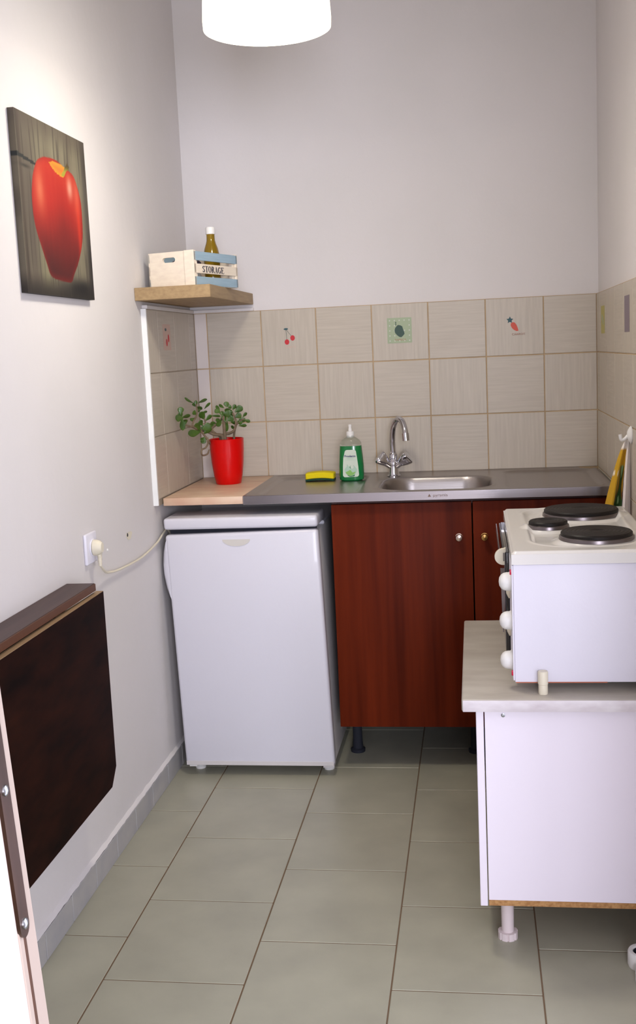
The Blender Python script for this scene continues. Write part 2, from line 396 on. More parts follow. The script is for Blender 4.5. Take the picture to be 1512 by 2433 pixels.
# ------------------------------------------------------------------ doorway leaf beside the camera
DX, DY0, DY1 = .609, -3.211, -3.1787
dr = struct('door_1', B(XL+.002, DX, DY0, DY1, .006, 2.11, .0015, 1), 'door')
obj('door_edge', B(DX-.001, DX+.0014, DY0+.0015, DY1-.0002, .008, 2.10, .0006, 1), 'doorE', dr)
yc = DY0+.0095
obj('edge_groove', B(DX+.0008, DX+.0018, yc-.001, yc+.003, .01, 2.09), 'tabE', dr)
bm = bmn(); pz0, pz1 = .905, 1.16; w = .0085
pts = [(DX+.0005, yc+w*cos(a), pz0+.010+.010*sin(a)) for a in [pi+pi*k/10 for k in range(11)]] + [(DX+.0005, yc+w*cos(a), pz1-.010+.010*sin(a)) for a in [pi*k/10 for k in range(11)]]
prism(bm, pts, (.0032, 0, 0))
pl = obj('lock_plate', bm, 'plate', dr)
for z in (.9165, 1.0285): obj('screw', lathe(bmn(), [(.0001,.0034), (.0048,.0034), (.0045,.005), (.003,.0060), (.0001,.0064)], (DX, yc, z), 'X', 20), 'scr', pl)
for o_ in [dr, *dr.children_recursive]:      # the leaf hangs a little out of plumb
    for v in o_.data.vertices:
        if v.co.x > .3: v.co.x -= (v.co.z-.9165)*.058

# ------------------------------------------------------------------ worktop, sink, fridge, base cabinet
YW = -.565
ct = obj('worktop', B(-.0175, .243, YW, -.003, ZC-.025, ZC, .002), 'lam')
for v in ct.data.vertices: pass
tag(ct, 'short terracotta laminate worktop over the small fridge, left of the steel sink', 'worktop')

SX0, SX1 = .2455, 1.392
def rr(x, y, x0, x1, y0, y1, r):
    cx, cy = (x0+x1)/2, (y0+y1)/2; dx, dy = abs(x-cx)-(x1-x0)/2+r, abs(y-cy)-(y1-y0)/2+r
    return hypot(max(dx, 0), max(dy, 0))+min(max(dx, dy), 0)-r
def sm(a, b, x):
    t = min(1, max(0, (x-a)/(b-a))); return t*t*(3-2*t)
def sink_h(x, y):
    h = ZC-.002
    e = -rr(x, y, SX0, SX1, YW-.004, -.003, .03)
    h += .0035*(1-sm(.004, .022, e))                          # rolled outer rim
    for a, b in ((.285, .60), (1.075, 1.365)):                # the two drainers
        d = -rr(x, y, a, b, -.52, -.045, .05); h -= .006*sm(-.008, .012, d)
    d = -rr(x, y, .668, 1.030, -.515, -.165, .10)             # the bowl
    h += .0018*math.exp(-((d+.006)/.006)**2)
    h -= .150*sm(-.001, .036, d)+.01*sm(.03, .12, d)
    return h
sk = thing('kitchen_sink', (.82, -.28, ZC-.03), 'stainless steel inset sink with one bowl and drainers on both sides', 'sink')
bm = bmn(); nx, ny = 330, 150; gv = []
for i in range(nx+1):
    row = []
    for j in range(ny+1):
        x = SX0+(SX1-SX0)*i/nx; y = YW-.004+(-.003-YW+.004)*j/ny
        # clip the far right corner
        row.append(bm.verts.new((x, y, sink_h(x, y))))
    gv.append(row)
for i in range(nx):
    for j in range(ny):
        x = SX0+(SX1-SX0)*(i+.5)/nx; y = YW-.004+(.001-YW+.0)*(j+.5)/ny
        if (x-SX1+.07)+(y+.003+.07) > .07 and x > SX1-.07 and y > -.08: continue
        bm.faces.new((gv[i][j], gv[i+1][j], gv[i+1][j+1], gv[i][j+1]))
bmesh.ops.delete(bm, geom=[v for v in bm.verts if not v.link_faces], context='VERTS')
obj('sink_top', bm, 'steel', sk, ang=80)
bm = bmn(); box(bm, SX0, SX1, YW-.0055, YW-.0035, ZC-.027, ZC+.0012, .0008, 1)
box(bm, SX0-.0012, SX0+.0008, YW-.0055, -.003, ZC-.027, ZC+.001, .0006, 1)
obj('front_lip', bm, 'steelE', sk)
lab = text_mesh('pyramis', .0125, frame((.868, YW-.0059, ZC-.0125), (1,0,0), (0,0,1)), .0001, 1.15)
prism(lab, [(.829, YW-.0058, ZC-.0165), (.839, YW-.0058, ZC-.0165), (.834, YW-.0058, ZC-.0075)], (0,-.0003,0))
obj('maker_mark', lab, 'mark', sk)
bm = bmn(); lathe(bm, [(.0001,.001), (.022,.001), (.034,.003), (.036,.0005)], (.755, -.33, ZC-.002-.1605), 'Z', 28)
obj('drain', bm, 'chrome', sk)

# mixer tap
tp = thing('mixer_tap', (.693, -.120, ZC-.002), 'chrome two-handle mixer tap with swan-neck spout behind the sink bowl', 'tap')
bx, by, bz = .693, -.120, ZC-.002
bm = bmn(); lathe(bm, [(.0001,0), (.024,0), (.024,.004), (.019,.008), (.017,.02), (.016,.042), (.0165,.052), (.014,.056), (.013,.062), (.0145,.064), (.0145,.078), (.011,.084), (.0001,.085)], (bx, by, bz), 'Z', 32)
obj('tap_body', bm, 'chrome', tp)
bm = bmn()
sp = curve([(bx, by, bz+.075), (bx-.001, by-.002, bz+.13), (bx+.006, by-.012, bz+.178), (bx+.022, by-.03, bz+.202), (bx+.038, by-.052, bz+.196), (bx+.047, by-.068, bz+.172), (bx+.050, by-.076, bz+.152)], 8)
tube(bm, sp, .0100, 18); sp_ = obj('spout', bm, 'chrome', tp, ang=60)
bm = bmn(); tube(bm, [(bx+.0497, by-.0755, bz+.156), (bx+.0515, by-.0785, bz+.130)], .0122, 20); obj('aerator', bm, 'chrome', sp_)
for s in (-1, 1):
    bm = bmn(); dr_ = Vector((s*.80, -.12, .62)).normalized(); o = Vector((bx, by, bz+.030))
    tube(bm, [o, o+dr_*.022, o+dr_*.030], [.011, .012, .0135], 18)
    u = dr_; e = Vector((0,1,0)).cross(u).normalized(); f_ = u.cross(e)
    # flaring three-lobed grip
    n = 30; rings = []
    for h, R in ((.026, .010), (.032, .014), (.046, .0195), (.062, .0240), (.067, .021), (.068, .004)):
        ring = []
        for k in range(n):
            a = 2*pi*k/n; r_ = R*(1+.16*cos(3*a)*(h > .03))
            ring.append(bm.verts.new(o+u*h+e*(r_*cos(a))+f_*(r_*sin(a))))
        rings.append(ring)
    for a_, b_ in zip(rings, rings[1:]):
        for k in range(n): bm.faces.new((a_[k], a_[(k+1) % n], b_[(k+1) % n], b_[k]))
    bm.faces.new(rings[-1]); bm.faces.new(rings[0]); bmesh.ops.recalc_face_normals(bm, faces=bm.faces[:])
    obj('tap_handle', bm, 'chrome', tp, ang=50)

# washing-up liquid
sx, sy, sz = .548, -.150, ZC-.0075
bt = thing('dish_soap_bottle', (sx, sy, sz), 'green washing-up liquid bottle with white cap and pale label by the tap', 'bottle')
def ovalbody(bm, prof):   # (half width, half depth, z)
    n = 36; rings = []
    for a_, b_, h in prof:
        rings.append([bm.verts.new((sx+a_*math.copysign(abs(cos(t))**.75, cos(t)), sy+b_*math.copysign(abs(sin(t))**.9, sin(t)), sz+h)) for t in [2*pi*k/n for k in range(n)]])
    for p, q in zip(rings, rings[1:]):
        for k in range(n): bm.faces.new((p[k], p[(k+1) % n], q[(k+1) % n], q[k]))
    bm.faces.new(rings[0]); bm.faces.new(rings[-1]); bmesh.ops.recalc_face_normals(bm, faces=bm.faces[:]); return bm
obj('liquid', ovalbody(bmn(), [(.036,.022,0), (.042,.026,.004), (.0435,.028,.02), (.0435,.028,.05), (.041,.027,.09), (.0385,.026,.118), (.038,.0255,.1215)]), 'soap', bt)
obj('clear_shoulder', ovalbody(bmn(), [(.0384,.0258,.122), (.037,.025,.132), (.030,.022,.142), (.020,.017,.149), (.014,.014,.152), (.0125,.0125,.158)]), 'clear', bt)
cp = obj('cap', lathe(bmn(), [(.0001,.150), (.0135,.150), (.0135,.168), (.0120,.171), (.0070,.172), (.0062,.178), (.0050,.186), (.0062,.189), (.0060,.195), (.0001,.196)], (sx, sy, sz), 'Z', 28), 'white', bt)
LY = sy-.0287
def lb(bm, pts, lvl=0, cyl=True):
    return prism(bm, [(sx+x, LY-.0002*lvl+.45*max(0, abs(x)-.012)**1.5*3, sz+z) for x, z in pts], (0,-.0003,0))
def arc(cx, cz, r, a0, a1, n=8): return [(cx+r*cos(radians(a0+(a1-a0)*k/n)), cz+r*sin(radians(a0+(a1-a0)*k/n))) for k in range(n+1)]
lp = arc(.020, .023, .008, -90, 0)+[(.0265, .05), (.0235, .08)]+arc(.012, .100, .009, 20, 90)+arc(-.010, .100, .009, 90, 165)+[(-.0245, .08), (-.027, .05)]+arc(-.020, .022, .008, 180, 270)
lbl = obj('label', lb(bmn(), lp), 'label', bt, label='pale label with green leaf print')
def ink(bm, m, nm, **k):
    for v in bm.verts: v.co.y += .45*max(0, abs(v.co.x-sx)-.012)**1.5*3
    return obj(nm, bm, m, lbl, **k)
ink(text_mesh('Proderm', .0098, frame((sx-.001, LY-.0007, sz+.0870), (1,0,0), (0,0,1)), .0001, 1.1, .0002), 'navy', 'lettering')
bm = bmn()
for zz, w in ((.0805, .013), (.0770, .010), (.0735, .019)): prism(bm, [(sx-w, LY-.0006, sz+zz), (sx+w, LY-.0006, sz+zz+.0005), (sx+w, LY-.0006, sz+zz+.0013), (sx-w, LY-.0006, sz+zz+.0008)], (0,-.0002,0))
ink(bm, 'mint', 'small_print')
bm = bmn(); prism(bm, [(sx+x, LY-.0006, sz+z) for x, z in arc(0, .040, .0215, 175, 365, 20)+[(.012,.054), (0,.044), (-.010,.056)]], (0,-.0002,0)); ink(bm, 'mint', 'round_print')
bm = bmn(); prism(bm, [(sx+x, LY-.0009, sz+z) for x, z in arc(-.001, .038, .0185, 200, 345, 16)+[(.006,.030), (-.002,.040), (-.008,.036)]], (0,-.0002,0)); ink(bm, 'lime', 'leaf_print')
bm = bmn(); prism(bm, [(sx+x, LY-.0011, sz+z) for x, z in ell(.005, .050, .006, .0065)], (0,-.0002,0)); ink(bm, 'label', 'flower_print')

# sponge
sg = thing('sponge', (.434, -.125, ZC-.0075), 'yellow scouring sponge lying left of the green bottle', 'sponge')
x0, y0, z0 = .434, -.125, ZC-.0075
def slab(zb, zt, hx=.052, hy=.031, bow=.004):
    bm = bmn(); g_ = bmesh.ops.create_grid(bm, x_segments=14, y_segments=8, size=1)
    e = bmesh.ops.extrude_face_region(bm, geom=bm.faces[:]); top = {v for v in e['geom'] if isinstance(v, bmesh.types.BMVert)}
    for v in bm.verts:
        x, y = v.co.x, v.co.y; k = (1-abs(x)**6*.10)*(1-abs(y)**6*.0)
        z = (zt if v in top else zb)+bow*(1-x*x)
        pinch = 1-.05*(1-x*x)
        v.co = Vector((x0+x*hx*(1-abs(y)**5*.05), y0+y*hy*(1-abs(x)**5*.08)*pinch, z0+z))
    bmesh.ops.recalc_face_normals(bm, faces=bm.faces[:]); return bm
obj('scouring_pad', slab(.000, .006), 'spG', sg, label='dark green scouring pad')
o = obj('foam', slab(.0062, .027), 'spY', sg, label='yellow foam'); md = o.modifiers.new('b', 'BEVEL'); md.width = .003; md.segments = 2; md.limit_method = 'ANGLE'

# fridge
fx0, fx1 = .013, .507
fr = thing('mini_fridge', (.26, -.33, 0), 'small white undercounter fridge standing beneath the terracotta worktop', 'fridge')
def rack(o, k=-.024):
    for v in o.data.vertices: v.co.x += k*v.co.z/.85
    return o
body = rack(obj('cabinet_body', B(fx0+.003, fx1-.004, -.548, -.07, .030, .800, .006), 'fridge_side', fr))
rack(obj('door_seal', B(fx0+.008, fx1-.010, -.560, -.5475, .045, .818), 'rubber', fr))
bm = bmn(); box(bm, fx0-.001, fx1+.001, -.603, -.435, .817, .854, .009, 3)
box(bm, fx0+.002, fx1-.002, -.436, -.07, .799, .812, .003, 1)
rack(obj('top_lid', bm, 'fridge', fr))
bm = bmn(); box(bm, fx0, fx1, -.602, -.5605, .036, .809, .010, 3)
for v in bm.verts:      # the door has dropped a little on its opening side
    if v.co.z > .4: v.co.z -= .009*(fx1-v.co.x)/(fx1-fx0)
dor = rack(obj('door', bm, 'fridge', fr))
bm = bmn(); box(bm, fx0+.003, fx1-.003, -.6035, -.6015, .036, .050, .0006, 1); rack(obj('door_bottom_strip', bm, 'fridge_side', dor))
bm = bmn(); prism(bm, [(.2445+x, -.6022, .783+z) for x, z in [(-.045,0), (.045,0)]+[(.045*cos(a), -.022*sin(a)) for a in [pi*k/14 for k in range(1, 14)]]], (0,-.0012,0))
rack(obj('grip_recess', bm, 'badge', dor))
bm = bmn(); n = 20; va = []
for k in range(n+1):
    t = k/n; z = .590+.196*t; bulge = .019*sin(pi*t)**.6
    va.append([bm.verts.new((fx0+.004-bulge*c_, -.600+.030*d_, z)) for c_, d_ in ((0,0), (.55,-.02), (1,.2), (1,.8), (.5,1.1), (0,1.1))])
for a, b in zip(va, va[1:]):
    for k in range(5): bm.faces.new((a[k], a[k+1], b[k+1], b[k]))
bm.faces.new(va[0]); bm.faces.new(va[-1][::-1]); bmesh.ops.recalc_face_normals(bm, faces=bm.faces[:])
rack(obj('door_handle', bm, 'fridge', dor, ang=50))
for x, y in ((fx0+.03, -.53), (fx1-.03, -.53), (fx0+.03, -.10), (fx1-.03, -.10)):
    obj('foot', lathe(bmn(), [(.0001,0), (.017,0), (.018,.006), (.012,.012), (.011,.031), (.0001,.031)], (x, y, 0), 'Z', 20), 'white' if y < -.3 else 'rubber', fr)
obj('hinge_plate', B(fx0+.01, fx0+.035, -.598, -.55, .029, .034, .001), 'white', fr)
obj('hinge_plate', B(fx1-.04, fx1-.004, -.598, -.55, .028, .034, .001), 'fridge_side', fr)

# base cabinet under the sink
CY = -.545; cx0, cx1, cx2 = .522, .9637, 1.395
cb = thing('base_cabinet', (.95, -.28, 0), 'red-brown wood veneer base cabinet with two doors under the steel sink', 'cabinet')
bm = bmn()
box(bm, cx0, cx0+.016, CY+.020, -.02, .145, .884); box(bm, cx2-.016, cx2, CY+.020, -.02, .145, .884)
box(bm, cx0+.016, cx2-.016, CY+.020, -.02, .145, .161); box(bm, cx0+.016, cx2-.016, -.03, -.02, .161, .884)
box(bm, cx0+.016, cx2-.016, CY+.025, CY+.09, .868, .884)
obj('carcass', bm, 'cherryD', cb)
for a, b, kx, km in ((cx0, cx1-.002, .9213, 'chromek'), (cx1+.002, cx2, 1.0001, 'brass')):
    d = obj('cabinet_door', B(a, b, CY, CY+.0185, .147, .877, .0018, 2), 'cherry', cb)
    kn = obj('knob', lathe(bmn(), [(.0001,0), (.0105,0), (.0105,.002), (.006,.004), (.0055,.012), (.0105,.016), (.0115,.020), (.0095,.025), (.0001,.027)][::-1] and [(.0001,-0.), (.0115,-0.), (.0115,-.002), (.006,-.004), (.0055,-.012), (.0105,-.016), (.0115,-.020), (.0095,-.025), (.0001,-.027)], (kx, CY, .766), 'Y', 24), km, d,
             label='pale nickel knob' if km == 'chromek' else 'dark brass knob')
for x, y in ((.556, -.37), (.956, -.37), (1.35, -.37), (.556, -.08), (1.35, -.08)):
    obj('leg', lathe(bmn(), [(.0001,0), (.024,0), (.025,.010), (.018,.014), (.016,.05), (.016,.145), (.0001,.145)], (x, y, 0), 'Z', 24), 'rubber', cb)

# ------------------------------------------------------------------ corner shelf with crate and bottle
sh = tag(obj('wall_shelf', B(XL+.0005, .200, -.665, -.0005, 1.5360, 1.5745, .0012, 1), 'shelf'),
         'thick pale oak shelf in the left corner above the tiles', 'shelf')
ZS = 1.5748
cr = thing('storage_crate', (.146, -.625, ZS), 'small cream and pale blue wooden crate lettered STORAGE on the oak shelf', 'crate')
# local frame: x to the left along the short end, y along the long side; built at the origin, then turned
CW, CL, CH = .164, .270, .106
def L(name, bm, m, par=cr, **k): return obj(name, bm, m, par, wld=False, **k)
def endpanel(y0, y1):
    bm = bmn(); o = [(-CW, 0), (0, 0), (0, CH), (-CW, CH)]
    hc, hz, hw, hh = -.090, CH-.024, .0155, .0075
    slot = [(hc+hw+hh*cos(a), hz+hh*sin(a)) for a in [-pi/2+pi*k/8 for k in range(9)]]+[(hc-hw+hh*cos(a), hz+hh*sin(a)) for a in [pi/2+pi*k/8 for k in range(9)]]
    layers = []
    for y in (y0, y1):
        vo = [bm.verts.new((x, y, z)) for x, z in o]; vs = [bm.verts.new((x, y, z)) for x, z in slot]
        es = [bm.edges.new((vo[k], vo[(k+1) % 4])) for k in range(4)]+[bm.edges.new((vs[k], vs[(k+1) % 18])) for k in range(18)]
        bmesh.ops.triangle_fill(bm, edges=es, use_beauty=True); layers.append((vo, vs))
    (a, b), (c, d) = layers
    for p, q in ((a, c), (b, d)):
        for k in range(len(p)): bm.faces.new((p[k], p[(k+1) % len(p)], q[(k+1) % len(p)], q[k]))
    bmesh.ops.recalc_face_normals(bm, faces=bm.faces[:]); return bm
L('end_panel', endpanel(.0, .009), 'crate', label='cream end panel with a hand slot'); L('end_panel', endpanel(CL-.009, CL), 'crate')
for xx in (-.019, -CW+.005):
    for yy in (.0092, CL-.0245): L('corner_post', B(xx, xx+.0145, yy, yy+.0155, 0.001, CH-.001, .0006, 1), 'crate')
L('bottom_board', B(-CW+.001, -.0062, .0095, CL-.0095, .0, .004), 'crate')
for zz in (.001, .038, .0765):
    for xs in (-.0045, -CW):
        blue = zz != .038
        s_ = L('slat', B(xs, xs+.0045, .0, CL, zz+.0, zz+.0285 if not blue else zz+.027, .0006, 1), 'slat' if blue else 'crate', label='pale blue slat' if blue else 'cream slat lettered STORAGE' if xs > -.1 else 'cream slat')
        if zz == .038 and xs > -.1: word_slat = s_
# front-left corner upright seen beside the hand-slot panel
L('corner_upright', B(-.034, .0002, -.003, .0005, 0.0, CH+.001, .0005, 1), 'crate')
# hand-drawn condensed serif capitals
def letters(word, h, cell):
    bm = bmn(); x = 0
    th, tn, sf = .24, .085, .07
    def q(a, b, w0, w1=None, x0=0):   # straight bar between two points, horizontal widths
        w1 = w0 if w1 is None else w1
        P = [(a[0]-w0/2, a[1]), (a[0]+w0/2, a[1]), (b[0]+w1/2, b[1]), (b[0]-w1/2, b[1])]
        prism(bm, [(.0003, x0+p[0]*cell, p[1]*h) for p in P], (.0004, 0, 0))
    def hb(x0_, a, b, z, t=.07): prism(bm, [(.0003, x0_+a*cell, (z-t/2)*h), (.0003, x0_+b*cell, (z-t/2)*h), (.0003, x0_+b*cell, (z+t/2)*h), (.0003, x0_+a*cell, (z+t/2)*h)], (.0004, 0, 0))
    def arcst(x0_, c, rx, rz, a0, a1, wfun, n=16):
        for k in range(n):
            A = radians(a0+(a1-a0)*k/n); Bq = radians(a0+(a1-a0)*(k+1)/n); w, v = wfun(A), wfun(Bq)
            P = [(c[0]+(rx+w/2)*cos(A), c[1]+(rz+w/3)*sin(A)), (c[0]+(rx+v/2)*cos(Bq), c[1]+(rz+v/3)*sin(Bq)), (c[0]+(rx-v/2)*cos(Bq), c[1]+(rz-v/3)*sin(Bq)), (c[0]+(rx-w/2)*cos(A), c[1]+(rz-w/3)*sin(A))]
            prism(bm, [(.0003, x0_+p[0]*cell, p[1]*h) for p in P], (.0004, 0, 0))
    wf = lambda A: tn+(th-tn)*abs(cos(A))
    for ch in word:
        if ch == 'S':
            arcst(x, (.42,.74), .24, .21, 20, 215, wf); arcst(x, (.42,.27), .24, .22, -160, 40, wf)
            q((.30,.60), (.56,.42), .26, .26, x); q((.66,.72), (.66,.98), .05, .05, x); q((.16,.02), (.16,.28), .05, .05, x); adv = .88
        elif ch == 'T':
            q((.46,0), (.46,1), th, th, x); hb(x, .02, .90, .96); q((.04,.78), (.03,.98), .03, .07, x); q((.88,.78), (.89,.98), .03, .07, x); hb(x, .24, .68, .03, .05); adv = .97
        elif ch == 'O':
            arcst(x, (.46,.5), .33, .46, 0, 360, wf, 28); adv = 1.0
        elif ch == 'R':
            q((.20,0), (.20,1), th, th, x); arcst(x, (.36,.74), .28, .22, -90, 90, wf); hb(x, .02, .40, .965, .06); hb(x, .2, .40, .515, .06); hb(x, .02, .40, .03, .05)
            q((.46,.50), (.80,.02), .24, .24, x); hb(x, .66, 1.0, .03, .05); adv = 1.02
        elif ch == 'A':
            q((.46,1), (.16,0), .07, .07, x); q((.46,1), (.74,0), .16, .25, x); hb(x, .22, .66, .33, .06); hb(x, .02, .30, .03, .05); hb(x, .54, .94, .03, .05); adv = 1.0
        elif ch == 'G':
            arcst(x, (.46,.5), .33, .46, 48, 320, wf, 24); q((.78,.04), (.78,.44), .20, .20, x); hb(x, .56, .96, .44, .05); q((.76,.68), (.80,.98), .05, .05, x); adv = 1.06
        else:
            q((.20,0), (.20,1), th, th, x); hb(x, .02, .80, .965, .06); hb(x, .2, .58, .52, .06); hb(x, .02, .82, .03, .06)
            q((.79,.74), (.80,.99), .03, .07, x); q((.82,.01), (.81,.27), .07, .03, x); q((.57,.38), (.57,.66), .05, .05, x); adv = .9
        x += adv*cell
    return bm, x
bm, wdt = letters('STORAGE', .0195, .0197)
for v in bm.verts: v.co = Vector((v.co.x, v.co.y+.046, v.co.z+.0415))
obj('lettering', bm, 'ink', word_slat, wld=False, label='dark navy capitals STORAGE')
cr.rotation_euler.z = radians(-17)
def incrate(x, y): return Matrix.Rotation(radians(-17), 3, 'Z') @ Vector((x, y, 0)) + Vector((.146, -.625, 0))
p = incrate(-.052, .198)
bo = thing('oil_bottle', (p.x, p.y, ZS+.0045), 'bottle of golden olive oil with a white cap, standing in the crate', 'bottle')
o = (p.x, p.y, ZS+.0045)
obj('bottle_body', lathe(bmn(), [(.0001,0), (.022,0), (.0255,.004), (.026,.02), (.026,.090), (.0250,.105), (.0215,.122), (.0165,.136), (.0138,.146), (.0132,.155), (.0132,.168), (.0001,.168)], o, 'Z', 32), 'oil', bo)
obj('cap', lathe(bmn(), [(.0001,.166), (.0150,.166), (.0154,.169), (.0150,.185), (.0135,.188), (.0001,.188)], o, 'Z', 28), 'white', bo)
p = incrate(-.082, .09)
bm = bmn(); R_ = Matrix.Rotation(radians(-11), 3, 'Z')
blob(bm, (p.x-.003, p.y-.008, ZS+.0315), (.052, .048, .025), R_, sub=3)
for v in bm.verts: v.co += Vector((0, 0, .003*noise.noise(v.co*60)))
tag(obj('paper_bag', bm, 'bag'), 'pale grey packet lying in the bottom of the crate, under the dark one', 'bag')
bm = bmn(); blob(bm, (p.x, p.y-.010, ZS+.074), (.050, .042, .016), R_, sub=3)
tag(obj('packet', bm, 'darkbag'), 'dark purple packet inside the crate behind the hand slot', 'packet')

# ------------------------------------------------------------------ jade plant
PX, PY = .1195, -.205; PZ = ZC+.0002
jp = thing('jade_plant', (PX, PY, PZ), 'jade plant in a tall glossy red pot in the corner of the worktop', 'plant')
obj('plant_pot', lathe(bmn(), [(.0001,0), (.0425,0), (.0440,.002), (.0500,.03), (.0560,.075), (.0590,.12), (.0600,.1545), (.0605,.157), (.0590,.158), (.0570,.156), (.0560,.142), (.0001,.142)], (PX, PY, PZ), 'Z', 56), 'pot', jp, label='tall tapered red pot')
bm = bmn(); lathe(bm, [(.0001,.140), (.0552,.140), (.0552,.1435), (.03,.147), (.0001,.148)], (PX, PY, PZ), 'Z', 32); obj('soil', bm, 'soil', jp)
sten = bmn(); leaves = bmn()
def J(x, y, d=0): return at(400+x/6.873, 930+y/6.873, PY+d-max(0, 600-x)*.00036)     # read off the photograph, d = nearer or farther
branches = [
 ([(900,860,0), (890,760,0), (860,715,-.005), (740,700,-.012), (620,650,-.02), (490,625,-.03), (400,580,-.035), (290,555,-.03)], [.007,.0065,.006,.0055,.005,.004,.0035,.003]),
 ([(430,600,-.035), (400,550,-.035), (410,490,-.03), (460,400,-.02), (470,300,-.015), (450,200,-.01)], [.0035,.0032,.003,.003,.0028,.002]),
 ([(860,860,.01), (850,740,.01), (770,690,.015), (700,620,.02), (750,570,.02), (850,490,.012), (890,400,.0), (940,330,-.005)], [.005,.005,.0045,.004,.004,.0038,.0034,.0025]),
 ([(930,860,.0), (925,740,0), (915,600,-.005), (905,470,-.01), (900,400,-.012)], [.006,.006,.0055,.005,.004]),
 ([(950,860,.005), (900,710,.005), (1000,685,.0), (1070,640,-.005), (1105,540,-.008), (1090,430,-.008), (1050,350,-.01)], [.005,.005,.005,.0045,.004,.0035,.003]),
 ([(1080,860,.01), (1075,720,.01), (1090,600,.012), (1120,530,.008), (1190,470,.004), (1240,450,.0)], [.0045,.004,.004,.0035,.003,.0025]),
 ([(700,880,-.02), (650,800,-.045), (600,730,-.05), (560,680,-.045), (520,640,-.04)], [.004,.004,.0038,.0035,.003]),
 ([(640,760,-.048), (645,860,-.062), (610,920,-.066), (555,950,-.066), (540,1010,-.066), (570,1045,-.066), (640,1020,-.066), (670,950,-.066)], [.0034,.0032,.003,.003,.003,.003,.003,.0025]),
 ([(600,660,-.03), (610,560,-.03), (600,470,-.025), (565,390,-.02)], [.003,.003,.0028,.002]),
]
for pts, rd in branches:
    P = curve([J(*p) for p in pts], 5); Rr = []
    for i in range(len(P)):
        f = i/5; a = int(min(f, len(rd)-1)); b = min(a+1, len(rd)-1); Rr.append(rd[a]+(rd[b]-rd[a])*(f-a))
    tube(sten, P, Rr, 9)
def leaf(a, b, w, tilt=0, d=0):
    """thick obovate leaf from base a to tip b (both read off the photograph)"""
    A, Bp = J(a[0], a[1], d), J(b[0], b[1], d+tilt*.02); ax = Bp-A; ln = ax.length; ax.normalize()
    view = (A-CAM).normalized(); side = ax.cross(view).normalized()
    side = (Matrix.Rotation(tilt, 3, ax) @ side); nn = side.cross(ax)
    n = 12; rings = []
    for t, k in ((0,.12), (.12,.30), (.3,.62), (.5,.9), (.68,1), (.84,.82), (.95,.45), (1,.05)):
        c = A+ax*ln*t+nn*(.0022*sin(pi*t))
        rings.append([leaves.verts.new(c+side*(w/2*k*cos(2*pi*q/n))+nn*(.0019*min(1, k+.2)*sin(2*pi*q/n))) for q in range(n)])
    for p, q in zip(rings, rings[1:]):
        for k in range(n): leaves.faces.new((p[k], p[(k+1) % n], q[(k+1) % n], q[k]))
    leaves.faces.new(rings[0]); leaves.faces.new(rings[-1])
W = .0118
for a, b, w, tl, d in [
 ((410,190),(280,110),.007,.9,-.01), ((490,190),(622,135),.0085,.9,-.01), ((455,250),(450,155),.008,.3,-.012), ((470,250),(545,290),.009,.6,-.01), ((590,285),(680,195),.008,1,.0), ((440,250),(415,190),.009,.3,0),
 ((205,380),(205,265),.0135,.2,-.03), ((250,430),(130,440),.015,.2,-.035), ((225,430),(235,620),.0125,.3,-.03), ((230,420),(350,400),.010,.8,-.03), ((215,440),(190,350),.012,.4,-.025), ((250,470),(300,500),.010,.6,-.03), ((290,540),(270,470),.009,.5,-.03),
 ((440,430),(370,470),.010,.5,-.02), ((460,380),(410,330),.011,.5,-.015), ((470,330),(520,300),.008,.6,-.015),
 ((600,460),(530,350),.0155,.2,-.025), ((560,350),(630,335),.007,1,-.02), ((610,480),(700,395),.011,.8,-.02), ((560,560),(520,480),.012,.4,-.03), ((690,400),(840,405),.007,.9,.01),
 ((560,620),(690,560),.019,.2,-.04), ((530,640),(450,540),.015,.3,-.045), ((600,650),(580,560),.014,.4,-.045), ((540,650),(345,695),.0165,.25,-.045), ((560,700),(700,620),.010,.7,-.04), ((590,740),(565,845),.0125,.3,-.055), ((600,740),(545,800),.011,.4,-.05),
 ((840,310),(790,235),.0085,.8,0), ((910,270),(840,215),.008,.8,0), ((850,345),(770,300),.0125,.3,-.01), ((960,260),(945,175),.0125,.3,-.01), ((980,270),(1025,240),.011,.4,-.01), ((900,350),(1010,370),.017,.2,-.02), ((1050,300),(1100,225),.010,.5,-.01),
 ((1090,340),(1200,255),.0155,.3,-.012), ((1040,310),(930,300),.010,.7,-.01), ((960,480),(1050,420),.017,.2,-.015), ((1090,420),(1185,380),.0150,.3,-.015), ((1060,390),(1000,430),.010,.6,-.01), ((940,500),(900,380),.012,.5,-.015),
 ((930,470),(915,660),.0095,.9,-.01), ((960,480),(950,640),.009,.8,-.01), ((870,460),(800,560),.012,.4,.0), ((850,500),(790,450),.010,.6,.01), ((900,400),(870,330),.011,.5,-.01), ((1020,500),(1110,520),.010,.8,.0), ((960,400),(1040,330),.012,.4,-.012),
 ((1150,460),(1255,470),.012,.5,0), ((1215,420),(1280,355),.008,.7,0), ((1235,465),(1330,495),.009,.6,-.005), ((1150,560),(1270,560),.009,.8,0), ((1130,480),(1200,520),.012,.5,0), ((1060,560),(1040,600),.010,.6,.01), ((740,520),(690,560),.010,.5,.015), ((780,520),(700,510),.009,.7,.015),
]: leaf(a, (a[0]+(b[0]-a[0])*1.1, a[1]+(b[1]-a[1])*1.1), w*1.6, tl*.7, d)
bmesh.ops.recalc_face_normals(leaves, faces=leaves.faces[:])
obj('stem', sten, 'stem', jp, ang=60); obj('foliage', leaves, 'leaf', jp, ang=60)

